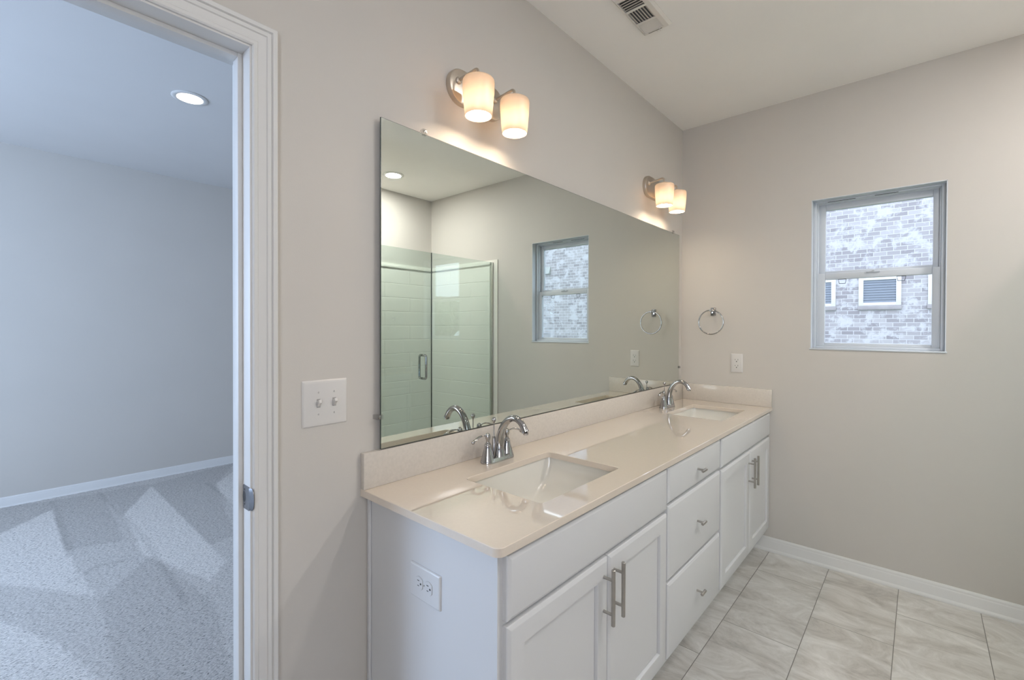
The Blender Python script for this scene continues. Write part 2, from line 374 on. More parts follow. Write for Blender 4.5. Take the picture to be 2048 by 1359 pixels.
sp.prism(poly, 'x', X, DX1-.0002)
# curved lip that wraps the jamb edge
rs = []
for k in range(13):
    z = .912+k*(.967-.912)/12; w = .004+.018*math.sqrt(max(0, 1-((z-.9395)/.0285)**2)); rs.append([(X, .002, z), (X+.0016, .002, z), (X+.0016+.004, .002-w, z), (X+.004, .002-w, z)])
sp.rings(rs)
stp = sp.build('strike_plate', STEEL, door); stp['label'] = 'satin metal strike plate'
hl = MB(); hl.prism([(.034+.009*math.cos(a), .9395+.014*math.sin(a)) for a in [2*PI*k/20 for k in range(20)]], 'x', X-.0004, X+.0002)
for zz in (.921, .958): hl.lathe([(.0028, X-.0004), (.0028, X+.0002)], (0, .031, zz), 'x', 12)
hl.build('latch_hole', DARK, stp)

# ------------------------------------------------------------------ window
win = thing('window_1', 'small white vinyl double-hung window beside the vanity, brick house outside', 'window', (.1, (wy0+wy1)/2, wz0), kind='structure')
m = MB(); m.box(0.0, .105, wy0, wy0+.004, wz0, wz1); m.box(0.0, .105, wy1-.004, wy1, wz0, wz1); m.box(0.0, .105, wy0, wy1, wz1-.004, wz1); m.box(-.004, .105, wy0-.004, wy1+.004, wz0, wz0+.008, .001)
m.build('window_return', VINYL, win)
def frame_x(m, x0, x1, a, b, c, d, wl, wr, wb, wt, bev=.002):
    m.box(x0, x1, a, a+wl, c, d, bev); m.box(x0, x1, b-wr, b, c, d, bev); m.box(x0, x1, a+wl, b-wr, c, c+wb, bev); m.box(x0, x1, a+wl, b-wr, d-wt, d, bev)
a, b_, c, d = wy0+.004, wy1-.004, wz0+.008, wz1-.004
m = MB(); frame_x(m, .050, .135, a, b_, c, d, .016, .016, .014, .010); frame_x(m, .066, .135, a+.016, b_-.016, c+.014, d-.010, .006, .006, .006, .004)
m.build('window_frame', VINYL, win)
ZM = 1.690
m = MB(); frame_x(m, .098, .126, a+.018, b_-.018, ZM-.012, d-.012, .030, .036, .032, .036, .003)
us = m.build('upper_sash', VINYL, win)
MB().box(.110, .113, a+.046, b_-.052, ZM+.018, d-.046).build('window_pane', GLASS, us)
m = MB(); frame_x(m, .070, .096, a+.018, b_-.018, c+.014, ZM+.004, .032, .038, .018, .036, .003)
ls = m.build('lower_sash', VINYL, win)
MB().box(.081, .084, a+.048, b_-.052, c+.030, ZM-.030).build('window_pane', GLASS, ls)
m = MB(); m.box(.062, .072, -1.075, -1.015, ZM-.004, ZM+.006, .002); m.box(.055, .066, -1.052, -1.04, ZM+.003, ZM+.010, .002); m.build('sash_lock', VINYL, ls)
m = MB()
for y in (-.905, -1.165):
    m.tube([(.068, y-.019, ZM-.034), (.068, y-.014, ZM-.058), (.068, y+.014, ZM-.058), (.068, y+.019, ZM-.034)], .0018, 8, closed=True)
m.build('tilt_latch', DARK, ls)
m = MB()
for y, w in ((-.90, .065), (-1.10, .05)): m.box(.0485, .0505, y-w, y+w, d-.0108, d-.0085)
m.build('weep_slot', DARK, win)

# ------------------------------------------------------------------ vanity
YF = -.557; YBX = -.538; ZC = .887; ZU = .866; VX = -2.4543
def shaker(m, x0, x1, z0, z1, rail=.058, slab=False):
    def rr(i, y): return [(x0+i, y, z0+i), (x1-i, y, z0+i), (x1-i, y, z1-i), (x0+i, y, z1-i)]
    R = [rr(0, YBX), rr(0, YF+.007), rr(.0015, YF+.0045), rr(.009, YF+.0005), rr(.011, YF)]
    if not slab: R += [rr(rail, YF), rr(rail+.001, YF+.001), rr(rail+.004, YF+.0088), rr(rail+.0042, YF+.013), rr(rail+.0062, YF+.013), rr(rail+.0065, YF+.0092)]
    return m.rings(R)
def pull(xc, z0, z1, parent):
    m = MB(); y = YF-.032
    m.lathe([(.0045, z0), (.006, z0+.0015), (.006, z1-.0015), (.0045, z1)], (xc, y, 0), 'z', 16)
    for z in (z0+.032, z1-.032): m.lathe([(.0045, y+.002), (.0045, YF+.0002)], (xc, 0, z), 'y', 12)
    return m.build('handle', NICKEL, parent)
def knob(xc, zc, parent):
    m = MB(); y = YF-.028
    m.lathe([(.0042, y+.001), (.0042, YF+.0002)], (xc, 0, zc), 'y', 12)
    m.lathe([(.005, xc-.021), (.0062, xc-.0195), (.0062, xc+.0195), (.005, xc+.021)], (0, y, zc), 'x', 16)
    return m.build('handle', NICKEL, parent)
def cab_body(x0, x1, left_open=False):
    m = MB(); T = .018
    m.box(x0, x0+T, YBX, -.003, .115, ZU); m.box(x1-T, x1, YBX, -.003, .115, ZU); m.box(x0+T, x1-T, YBX, -.003, .115, .133)
    m.box(x0+T, x1-T, -.012, -.003, .133, ZU)
    # face frame
    m.box(x0+T, x0+.045, YBX, YBX+.019, .133, ZU); m.box(x1-.045, x1-T, YBX, YBX+.019, .133, ZU)
    m.box(x0+.045, x1-.045, YBX, YBX+.019, ZU-.05, ZU); m.box(x0+.045, x1-.045, YBX, YBX+.019, .133, .16)
    m.box(x0+.045, x1-.045, YBX, YBX+.019, .68, .72)
    # toe kick
    m.box(x0, x1, -.468, -.450, 0, .115); m.box(x0, x0+T, -.450, -.003, 0, .115); m.box(x1-T, x1, -.450, -.003, 0, .115)
    return m
XL0, XL1, XD1, XR1 = -2.428, -1.534, -.938, -.002
cl = thing('vanity_cabinet', 'white double-door vanity cabinet nearest the doorway, under the nearer sink', 'cabinet', (XL0, YBX, 0), 'white cabinets under the long countertop')
body = cab_body(XL0, XL1).build('cabinet_body', CAB, cl, smooth=20)
MB().box(XL0-.006, XL0-.0002, -.018, -.003, .0, ZU, .002).build('scribe_moulding', CAB, cl)
shaker(MB(), -2.411, XL1-.006, .702, .853, slab=True).build('false_drawer_front', CAB, cl, smooth=15)
d = shaker(MB(), -2.411, -1.966, .142, .690).build('cabinet_door', CAB, cl, smooth=15); pull(-1.994, .508, .672, d)
d = shaker(MB(), -1.962, XL1-.006, .142, .690).build('cabinet_door', CAB, cl, smooth=15); pull(-1.934, .508, .672, d)
cm = thing('drawer_cabinet', 'narrow white three-drawer cabinet in the middle of the vanity', 'cabinet', (XL1, YBX, 0), 'white cabinets under the long countertop')
cab_body(XL1+.0003, XD1-.0003).build('cabinet_body', CAB, cm, smooth=20)
for z0, z1 in ((.722, .855), (.434, .710), (.142, .422)):
    d = shaker(MB(), XL1+.006, XD1-.006, z0, z1, slab=True).build('drawer_front', CAB, cm, smooth=15); knob((XL1+XD1)/2, (z0+z1)/2-.003, d)
cr = thing('vanity_cabinet', 'white double-door vanity cabinet farthest back, against the window wall', 'cabinet', (XD1, YBX, 0), 'white cabinets under the long countertop')
cab_body(XD1+.0003, XR1).build('cabinet_body', CAB, cr, smooth=20)
shaker(MB(), XD1+.018, -.008, .716, .853, slab=True).build('false_drawer_front', CAB, cr, smooth=15)
d = shaker(MB(), XD1+.018, -.452, .142, .704).build('cabinet_door', CAB, cr, smooth=15); pull(-.474, .515, .675, d)
d = shaker(MB(), -.448, -.008, .142, .704).build('cabinet_door', CAB, cr, smooth=15); pull(-.408, .515, .675, d)

# countertop with two cut-outs
S1 = (-2.182, -1.743, -.472, -.162); S2 = (-.650, -.222, -.472, -.165)
def rrect(x0, x1, y0, y1, r, n=6):
    P = []
    for cx, cy, a0 in ((x1-r, y1-r, 0), (x0+r, y1-r, PI/2), (x0+r, y0+r, PI), (x1-r, y0+r, 1.5*PI)):
        for k in range(n+1): a = a0+PI/2*k/n; P.append((cx+r*math.cos(a), cy+r*math.sin(a)))
    return P
def counter():
    bm = bmesh.new(); YC = -.5666; r = .022; e = .0015
    def outline(i):
        P = [(0, 0), (0, YC+i)]
        for k in range(9): a = -PI/2-PI/2*k/8; P.append((VX+r+(r-i)*math.cos(a), YC+r+(r-i)*math.sin(a)))
        P += [(VX+i, 0)]
        return P
    outs = [(outline(0), ZU), (outline(0), ZC-e), (outline(e), ZC)]
    rings = [[bm.verts.new((x, y, z)) for x, y in P] for P, z in outs]
    n = len(rings[0])
    for A, B in zip(rings[:-1], rings[1:]):
        for i in range(n): bm.faces.new((A[i], A[(i+1) % n], B[(i+1) % n], B[i]))
    holes = []
    for S in (S1, S2):
        hr = [[bm.verts.new((x, y, z)) for x, y in rrect(S[0]+i, S[1]-i, S[2]+i, S[3]-i, .018-i)] for i, z in ((0, ZU), (0, ZC-e), (-e, ZC))]
        for A, B in zip(hr[:-1], hr[1:]):
            k = len(A)
            for i in range(k): bm.faces.new((A[i], B[i], B[(i+1) % k], A[(i+1) % k]))
        holes.append(hr)
    for lvl in (0, 2):
        ed = []
        for ring in [rings[lvl]]+[h[lvl] for h in holes]:
            for i in range(len(ring)):
                ed.append(bm.edges.get((ring[i], ring[(i+1) % len(ring)])))
        bmesh.ops.triangle_fill(bm, edges=ed, use_beauty=True, use_dissolve=False)
    bmesh.ops.recalc_face_normals(bm, faces=bm.faces)
    m = MB(); m.bm.free(); m.bm = bm
    return m
o = counter().build('countertop', QUARTZ, None, smooth=30); tag(o, 'long cream quartz countertop with two sink cut-outs over the white cabinets', 'countertop')
o = MB().box(VX, -.0005, -.020, -.0005, ZC+.0002, .995, .0015).build('backsplash', QEDGE); tag(o, 'long cream quartz backsplash strip under the mirror', 'backsplash', 'quartz backsplash strips')
o = MB().box(-.020, -.0005, -.5666, -.0205, ZC+.0002, .995, .0015).build('backsplash', QEDGE); tag(o, 'short cream quartz backsplash strip on the window wall', 'backsplash', 'quartz backsplash strips')

# sinks
def sink(S, label):
    x0, x1, y0, y1 = S; cx, cy = (x0+x1)/2, (y0+y1)/2; hx, hy = (x1-x0)/2+.006, (y1-y0)/2+.006
    t = thing('undermount_sink', label, 'sink', (cx, cy, ZU-.15), 'rectangular undermount sinks')
    rs = []; zt = ZU-.0005
    def ring(ax, ay, z, r): return [(x, y, z) for x, y in rrect(cx-ax, cx+ax, cy-ay, cy+ay, r, 7)]
    D = .138
    inner = [ring(hx, hy, zt, .022)]
    for k in range(1, 15):
        th = PI/2*k/14; ax = .035+(hx-.035)*math.cos(th)**.9; ay = .045+(hy-.045)*(math.cos(th)**.28 if k < 14 else 0)
        inner.append(ring(ax, ay if k < 14 else .045, zt-D*math.sin(th), min(.028, ax*.6, ay*.6)))
    outer = [ring(hx+.02, hy+.02, zt, .03), ring(hx+.02, hy+.02, zt-.012, .03), ring(hx+.006, hy+.006, zt-.04, .03), ring(hx-.03, hy-.004, zt-.12, .03), ring(.08, .08, zt-D-.01, .03)]
    m = MB(); m.rings(outer[::-1]+inner, cap0=True, cap1=True)
    m.build('basin', PORC, t, smooth=50)
    m = MB(); m.lathe([(.004, .003), (.020, .0025), (.0225, 0)], (cx, cy, zt-D+.0002), 'z', 24); m.build('drain', CHROME, t)
sink(S1, 'white rectangular undermount sink nearer the doorway')
sink(S2, 'white rectangular undermount sink nearer the window wall')

# faucets (built at the origin, spout pointing to -Y)
def faucet(cx, cy, label):
    t = thing('faucet', label, 'faucet', (cx, cy, ZC), 'chrome two-handle faucets')
    g = Matrix.Translation((cx, cy, ZC)); 
    def B(m, name, par=t, sm=40): return m.build(name, CHROME, par, smooth=sm, M=g)
    m = MB(); P = []
    def stad(w, r): return [(x, y) for x, y in rrect(-w-r, w+r, -r, r, r*.999, 10)]
    m.rings([[(x, y, z) for x, y in stad(.051, r)] for r, z in ((.026, 0), (.0265, .004), (.0255, .008), (.0235, .011), (.0225, .017), (.020, .0185))])
    B(m, 'base_plate')
    for sgn in (-1, 1):
        m = MB(); m.lathe([(.0255, .006), (.0245, .013), (.022, .020), (.0215, .0225), (.0185, .034), (.0145, .048), (.0125, .058), (.0125, .063), (.0105, .066), (.0105, .068), (.0065, .073), (.006, .080), (.0078, .084), (.0098, .090), (.0100, .096), (.0078, .1025), (.0035, .106), (.0012, .107)], (sgn*.051, 0, 0), 'z', 28)
        h = B(m, 'handle', sm=30)
        m = MB(); x = sgn*.051; n = 14; path = []; rad = []
        for k in range(n+1):
            s = k/n; path.append((x+sgn*(.006+.070*s), -.004*s, .097+.006*math.sin(s*PI*.9)-.012*s*s)); rad.append(.0042 if s < .1 else .0036+.0030*math.sin(min(1, (s-.1)/.75)*PI/2) if s < .93 else .005)
        m.tube(path, rad, 12, sq=.55); m.lathe([(.001, -.0065), (.0048, -.004), (.0062, 0), (.0048, .004), (.001, .0065)], (x+sgn*.076, -.004, .0855), 'z', 12)
        B(m, 'lever', h)
    # spout: a tapering arch
    pts = [(-.010, .016), (-.009, .040), (-.010, .065), (-.015, .092), (-.026, .120), (-.042, .143), (-.062, .158), (-.082, .163), (-.101, .158), (-.117, .146), (-.128, .130), (-.133, .120)]
    # refine path by Catmull-Rom
    Q = []; R = []; rr = [.0225, .0185, .0162, .0148, .0136, .0128, .0122, .0118, .0115, .0115, .0120, .0132]
    for i in range(len(pts)-1):
        p0, p1, p2, p3 = pts[max(i-1, 0)], pts[i], pts[i+1], pts[min(i+2, len(pts)-1)]
        for k in range(4):
            s = k/4; f = lambda a, b, c_, d_: .5*((2*b)+(-a+c_)*s+(2*a-5*b+4*c_-d_)*s*s+(-a+3*b-3*c_+d_)*s**3)
            Q.append((0, f(p0[0], p1[0], p2[0], p3[0]), f(p0[1], p1[1], p2[1], p3[1]))); R.append(rr[i]*(1-s)+rr[i+1]*s)
    Q.append((0, *pts[-1])); R.append(rr[-1])
    m = MB(); m.tube(Q, R, 24); B(m, 'spout', sm=50)
    m = MB(); m.lathe([(.009, -.004), (.0095, .003)], (0, -.1345, .1165), 'z', 18); B(m, 'aerator')
    m = MB(); m.lathe([(.011, .015), (.0085, .03), (.0068, .075), (.0072, .083), (.0024, .0835), (.0022, .128), (.003, .133), (.0052, .136), (.0078, .141), (.0082, .145), (.0066, .150), (.0035, .153), (.001, .1535)], (0, .018, 0), 'z', 18)
    B(m, 'lift_rod', sm=30)
faucet(-1.957, -.092, 'chrome arched faucet behind the sink nearer the doorway')
faucet(-.436, -.086, 'chrome arched faucet behind the sink by the window wall')

# ------------------------------------------------------------------ mirror
mt = thing('wall_mirror', 'long frameless rectangular mirror standing above the backsplash', 'mirror', (-1.23, -.012, 1.5))
TH, TL = .0055, .0016
def my(x, z): return -.0135+(x+1.2)*TH+(z-1.5)*TL
mx0, mx1, mz0, mz1 = -2.3985, -.0614, .9985, 2.006
def mpoly(i, dy): return [(x, my(x, z)+dy, z) for x, z in ((mx0+i, mz0+i), (mx1-i, mz0+i), (mx1-i, mz1-i), (mx0+i, mz1-i))]
m = MB(); m.rings([mpoly(0, .005), mpoly(0, .0004)]); m.build('mirror_edge', MEDGE, mt)
m = MB(); m.rings([mpoly(.0012, .0002), mpoly(.0012, 0)]); m.build('mirror_glass', MIRR, mt, smooth=5)
for x, z, dx, dz in ((-2.2345, mz1, 0, 1), (mx0, 1.097, -1, 0), (-.171, mz1, 0, 1), (mx1, 1.105, 1, 0)):
    m = MB(); y = my(x, z)
    m.box(x-.008+dx*.003, x+.008+dx*.003, y-.006, y-.001, z-.008+dz*.003, z+.008+dz*.003, .002)
    m.box(x-.007+dx*.009, x+.007+dx*.009, y-.004, -.0005, z-.007+dz*.009, z+.007+dz*.009, .002)
    k = m.build('mirror_clip', CLIPM, mt)
    m = MB(); m.lathe([(.001, y-.0075), (.0035, y-.007), (.004, y-.006), (.004, y-.004)], (x+dx*.008, 0, z+dz*.008), 'y', 12); m.build('screw', CHROME, k)

# ------------------------------------------------------------------ sconces
def sconce(cx, label, pw):
    zc = 2.225; t = thing('vanity_light', label, 'wall light', (cx, 0, zc), 'two-shade vanity lights above the mirror')
    m = MB()
    def cap(w, r, y): return [(cx+x, y, zc+z) for x, z in rrect(-w-r, w+r, -r, r, r*.999, 12)]
    m.rings([cap(.078, .062, 0), cap(.078, .062, -.016), cap(.078, .060, -.0195), cap(.078, .056, -.021)])
    m.build('backplate', NICKELW, t, smooth=30)
    for s in (-1, 1):
        x = cx+s*.093; Y = -.115; zt = 2.217
        m = MB(); zr = zt+.035
        path = [(cx+s*.086, -.018, zc+.002)]
        pa = (x-.008, -.018, 2.238); pb = (x, Y+.016, zr)
        for k in range(9):
            u = k/8; path.append((pa[0]+(pb[0]-pa[0])*u, pa[1]+(pb[1]-pa[1])*u, pa[2]+(pb[2]-pa[2])*u))
        for k in range(1, 7):
            a = PI/2*k/6; path.append((x, Y+.016-.016*math.sin(a), zr-.016*(1-math.cos(a))))
        path.append((x, Y, zt-.004)); path = path[1:]
        m.tube(path, .0052, 12); m.lathe([(.010, -.004), (.010, .002), (.007, .005), (.004, .006)], (pa[0], -.026, pa[2]), 'z', 4) if False else None
        m.lathe([(.0125, -.0212), (.0125, -.025), (.008, -.029)], (pa[0], 0, pa[2]), 'y', 16)
        m.build('arm', NICKELW, t, smooth=50)
        m = MB(); m.lathe([(.008, zt+.008), (.020, zt+.006), (.024, zt+.001), (.024, zt-.004)], (x, Y, 0), 'z', 24); m.lathe([(.017, zt-.004), (.017, zt-.045)], (x, Y, 0), 'z', 20); m.build('socket_cap', NICKELW, t)
        m = MB()
        prof = [(.018, zt-.003), (.044, zt-.0035), (.0505, zt-.0055), (.0537, zt-.010), (.0545, zt-.018), (.0535, zt-.05), (.050, zt-.09), (.0465, zt-.128), (.0450, zt-.1295), (.0435, zt-.128), (.047, zt-.09), (.0505, zt-.05), (.0515, zt-.018), (.0505, zt-.012), (.048, zt-.009), (.043, zt-.0065), (.018, zt-.006)]
        m.lathe(prof, (x, Y, 0), 'z', 48, cap0=False, cap1=False); m.build('lamp_shade', SHADE, t, smooth=60)
        m = MB(); zb = zt-.094
        m.lathe([(.011, zb+.046), (.012, zb+.038), (.018, zb+.024), (.0255, zb+.010), (.0285, zb-.002), (.0265, zb-.014), (.019, zb-.024), (.009, zb-.0285), (.001, zb-.029)], (x, Y, 0), 'z', 24); m.build('bulb', BULB, t, smooth=60)
sconce(-1.988, 'two-shade brushed nickel vanity light above the near part of the mirror', 3.4)
sconce(-.470, 'two-shade brushed nickel vanity light above the mirror by the window wall', 3.4)

# ------------------------------------------------------------------ recessed lights
def can(x, y, label, em, pw, col=(1, .98, .965)):
    t = thing('recessed_light', label, 'ceiling light', (x, y, H), 'round recessed ceiling lights')
    m = MB(); m.lathe([(.066, H-.0005), (.092, H-.0005), (.093, H-.003), (.088, H-.006), (.070, H-.008), (.066, H-.006)], (x, y, 0), 'z', 40, cap0=False, cap1=False); m.build('trim_ring', TRIM, t)
    m = MB(); m.lathe([(.0665, H-.0005), (.0665, H-.0055), (.050, H-.007), (.001, H-.0075)], (x, y, 0), 'z', 32, cap0=True); m.build('light_lens', em, t)
    l = bpy.data.lights.new('lens_light', 'AREA'); l.shape = 'DISK'; l.size = .13; l.energy = pw; l.color = col
    lo = bpy.data.objects.new('lens_light', l); C.objects.link(lo); lo.location = (0, 0, -.009); lo.parent = t
can(-2.393, 2.04, 'round recessed light in the bedroom ceiling beyond the doorway', CANB, 3)
can(-.776, -2.31, 'round recessed light over the shower, seen in the mirror', CANL, 22)
can(-3.35, -1.95, 'unseen round recessed light added as fill in the bathroom ceiling behind the camera', CANL, 5)  # unseen lamp, added as general fill
can(-1.6, -1.62, 'unseen round recessed light added to brighten the bathroom, right of the camera', CANL, 10)  # unseen lamp, added to lift the right side and the floor

# ------------------------------------------------------------------ ceiling register
vt = thing('ceiling_vent', 'white metal air register in the bathroom ceiling, top of the photo', 'air vent', (-1.31, -.335, H))
vx0, vx1, vy0, vy1 = -1.4655, -1.152, -.4005, -.2685; ZV = H-.012
m = MB()
R = [[(x, y, z) for x, y in ((vx0+i, vy0+i), (vx1-i, vy0+i), (vx1-i, vy1-i), (vx0+i, vy1-i))] for i, z in ((0, H-.0005), (0, H-.003), (.010, ZV), (.020, ZV))]
ox0, ox1, oy0, oy1 = -1.436, -1.174, -.370, -.2815
R[3] = [(ox0, oy0, ZV), (ox1, oy0, ZV), (ox1, oy1, ZV), (ox0, oy1, ZV)]
R.append([(p[0], p[1], ZV+.004) for p in R[3]])
m.rings(R, cap0=False, cap1=False)
m.box(-1.360, -1.350, oy0, oy1, ZV, ZV+.004); m.box(-1.258, -1.248, oy0, oy1, ZV, ZV+.004)
m.build('vent_frame', VENTM, vt, smooth=20)
MB().box(ox0, ox1, oy0, oy1, H-.0012, H-.0006).build('duct_opening', mat('duct_grey', (.15, .15, .15), .7, noise=.1), vt)
def louver_bank(n, x0, x1, along, tilt):
    m = MB()
    for k in range(n):
        if along == 'y':
            xc = x0+(x1-x0)*(k+.5)/n; w = (x1-x0)/n*.46; dz = .0032*tilt
            m.rings([[(xc-w, y, ZV+.005-dz), (xc+w, y, ZV+.005+dz), (xc+w, y, ZV+.0058+dz), (xc-w, y, ZV+.0058-dz)] for y in (oy0+.001, oy1-.001)])
        else:
            yc = oy0+(oy1-oy0)*(k+.5)/n; w = (oy1-oy0)/n*.36; dz = .0030*tilt
            m.rings([[(x, yc-w, ZV+.005-dz), (x, yc+w, ZV+.005+dz), (x, yc+w, ZV+.0058+dz), (x, yc-w, ZV+.0058-dz)] for x in (x0+.001, x1-.001)])
    return m
louver_bank(5, ox0, -1.360, 'y', 1).build('louvers', VENTM, vt)
louver_bank(7, -1.350, -1.258, 'x', 1).build('louvers', VENTM, vt)
louver_bank(5, -1.248, ox1, 'y', -1).build('louvers', VENTM, vt)
m = MB(); m.box(-1.1685, -1.1655, -.360, -.296, ZV-.0004, ZV+.001); m.build('damper_slot', DARK, vt)
m = MB(); m.box(-1.169, -1.160, -.352, -.347, ZV-.006, ZV, .001); m.lathe([(.001, ZV-.002), (.004, ZV-.0015), (.0045, ZV+.0005)], (-1.161, -.335, 0), 'z', 12); m.build('damper_lever', VENTM, vt)

# ------------------------------------------------------------------ wall plates
def plate_rings(c, w, h, frame, t=.006, b=.005):
    # frame(u, v, d) -> world point
    def rr(i, d): return [frame(c[0]+x, c[1]+z, d) for x, z in rrect(-w/2+i, w/2-i, -h/2+i, h/2-i, .003, 3)]
    return MB().rings([rr(0, .0003), rr(0, .0015), rr(b*.4, t*.75), rr(b, t)])
fY = lambda u, v, d: (u, -d, v)
fX = lambda u, v, d: (-d, u, v)
fC = lambda u, v, d: (XL0-d, u, v)
sw = thing('light_switch', 'white double toggle switch plate beside the door casing', 'light switch', (-2.564, 0, 1.159))
plate_rings((-2.564, 1.159), .130, .128, fY, b=.008).build('switch_plate', PLATE, sw, smooth=20)
for x in (-2.585, -2.5395):
    m = MB(); m.box(x-.0052, x+.0052, -.0064, -.0055, 1.147, 1.171); m.build('toggle_slot', mat('switch_recess', (.35, .34, .33), .5, noise=.02), sw)
    m = MB(); m.rings([[(x-.0042, -.0055, 1.149), (x+.0042, -.0055, 1.149), (x+.0042, -.0055, 1.165), (x-.0042, -.0055, 1.165)], [(x-.0036, -.019, 1.162), (x+.0036, -.019, 1.162), (x+.0036, -.0165, 1.170), (x-.0036, -.0165, 1.170)]]); m.build('toggle', PLATE, sw)
    for z in (1.129, 1.189):
        m = MB(); m.lathe([(.001, -.0072), (.0028, -.0068), (.0032, -.0055)], (x, 0, z), 'y', 12); k = m.build('screw', PLATE, sw)
        m = MB(); m.box(x-.0004, x+.0004, -.0075, -.0068, z-.0024, z+.0024); m.build('screw_slot', DARK, k)
def slots(m, frame, cu, cv, rot, d, s=1.0):
    def R(u, v): return (u, v) if not rot else (v, -u)
    def q(u0, u1, v0, v1):
        P = []
        for u, v in ((u0, v0), (u1, v0), (u1, v1), (u0, v1)): a, b = R(u*s, v*s); P.append((cu+a, cv+b))
        m.rings([[frame(*p, d) for p in P], [frame(*p, d+.0004) for p in P]])
    q(-.0072, -.0056, -.001, .006); q(.0054, .0070, -.0005, .0055)
    P = []
    for k in range(12): a = 2*PI*k/12; u, v = R(s*.0024*math.cos(a), s*(.0026*math.sin(a)-.0065)); P.append((cu+u, cv+v))
    m.rings([[frame(*p, d) for p in P], [frame(*p, d+.0004) for p in P]])
ou = thing('power_outlet', 'white two-socket outlet plate on the wall above the short backsplash', 'outlet', (0, -.3615, 1.148), 'white power outlets')
plate_rings((-.3615, 1.148), .071, .121, fX, b=.006).build('outlet_plate', PLATE, ou, smooth=20)
m = MB(); P = rrect(-.3615-.0168, -.3615+.0168, 1.148-.0335, 1.148+.0335, .002, 2); m.rings([[fX(*p, .0055) for p in P], [fX(*p, .0075) for p in P]])
rcp = m.build('receptacle', mat('receptacle_plastic', (.66, .645, .62), .35, noise=.01), ou, smooth=20)
m = MB(); slots(m, fX, -.3615, 1.148+.019, False, .0075, 1.3); m.build('socket_slots', DARK, rcp)
m = MB(); slots(m, fX, -.3615, 1.148-.019, False, .0075, 1.3); m.build('socket_slots', DARK, rcp)
oc = thing('power_outlet', 'white sideways outlet plate on the end panel of the vanity', 'outlet', (XL0, -.280, .694), 'white power outlets')
plate_rings((-.280, .694), .126, .090, fC, b=.004).build('outlet_plate', CAB, oc, smooth=20)
for dy in (-.0195, .0195):
    P = []
    for k in range(28):
        a = 2*PI*k/28; u = max(-.0140, min(.0140, .0172*math.cos(a))); v = .0172*math.sin(a); P.append((-.280+dy+u*1.0, .694+v))
    g = MB(); g.rings([[fC(-.280+dy+(p[0]+.280-dy)*1.05, .694+(p[1]-.694)*1.05, .0055) for p in P], [fC(-.280+dy+(p[0]+.280-dy)*1.05, .694+(p[1]-.694)*1.05, .0063) for p in P]]); g.build('socket_rim', CABIN, oc, smooth=20)
    m = MB(); m.rings([[fC(*p, .006) for p in P], [fC(*p, .0078) for p in P]]); rc = m.build('receptacle', CAB, oc, smooth=20)
    m = MB(); slots(m, fC, -.280+dy, .694, True, .0078, 1.1); m.build('socket_slots', DARK, rc)
m = MB(); P = [(-.280+.002*math.cos(2*PI*k/12), .694+.002*math.sin(2*PI*k/12)) for k in range(12)]; m.rings([[fC(*p, .006) for p in P], [fC(*p, .0068) for p in P]]); m.build('screw', NICKEL, oc)

# ------------------------------------------------------------------ towel ring
tr = thing('towel_ring', 'round chrome towel ring mounted on the wall left of the window', 'towel ring', (0, -.213, 1.49))
m = MB(); m.box(-.007, -.0003, -.230, -.198, 1.455, 1.508, .0015); m.build('wall_plate', CHROME, tr, smooth=30)
m = MB(); m.box(-.058, -.006, -.221, -.207, 1.482, 1.496, .0015); m.build('post', CHROME, tr, smooth=30)
m = MB(); m.tube([(-.052, -.2145+.078*math.sin(2*PI*k/64), 1.411+.079*math.cos(2*PI*k/64)) for k in range(64)], .0042, 12, closed=True); m.build('ring', CHROME, tr, smooth=60)

# ------------------------------------------------------------------ shower
YG = -1.812
sh = thing('shower_enclosure', 'green-tinted frameless glass shower front seen in the mirror', 'shower glass', (-.75, YG, .11))
g = MB().box(-1.505, -.7465, YG-.008, YG, .125, 1.995).build('shower_door', SGLASS, sh)
m = MB()
for yy, sg in ((YG+.038, 1), (YG-.046, -1)):
    pts = []
    z0, z1, xx, r = .950, 1.160, -.835, .028; ys = YG if sg > 0 else YG-.008
    pts = [(xx, ys, z0+.01), (xx, ys+sg*.022, z0+.01)]
    for k in range(1, 6): a = PI/2*k/5; pts.append((xx, ys+sg*(.022+.018*math.sin(a)), z0+.01+.018*(1-math.cos(a))))
    for k in range(0, 6): a = PI/2*k/5; pts.append((xx, ys+sg*(.040-.018*(1-math.cos(a))), z1-.028+.018*math.sin(a)))
    pts.append((xx, ys, z1-.01)); m.tube(pts, .0095, 14)
m.build('door_handle', CHROME, g)
MB().box(-.7415, -.016, YG-.008, YG, .125, 1.995).build('fixed_panel', SGLASS, sh)
m = MB(); m.box(-.7462, -.7418, YG-.0085, YG+.0005, .125, 1.995); m.build('door_seal', mat('dark_seal', (.05, .06, .055), .4, noise=.1), sh)
m = MB(); m.box(-.018, -.0065, YG-.016, YG+.008, .11, 1.996, .001); m.box(-1.505, -.018, YG-.014, YG+.006, .11, .127, .001); k = m.build('wall_channel', NICKEL, sh); k['label'] = 'brushed metal wall channel'
for z in (.45, 1.65):
    m = MB(); m.box(-1.5105, -1.455, YG-.016, YG+.008, z-.045, z+.045, .003); m.build('hinge', NICKEL, sh)
ss = thing('shower_surround', 'glossy off-white shower surround with wide tile grooves, behind the glass', 'shower surround', (-.75, BACK+.02, 0))
ZS = 2.02
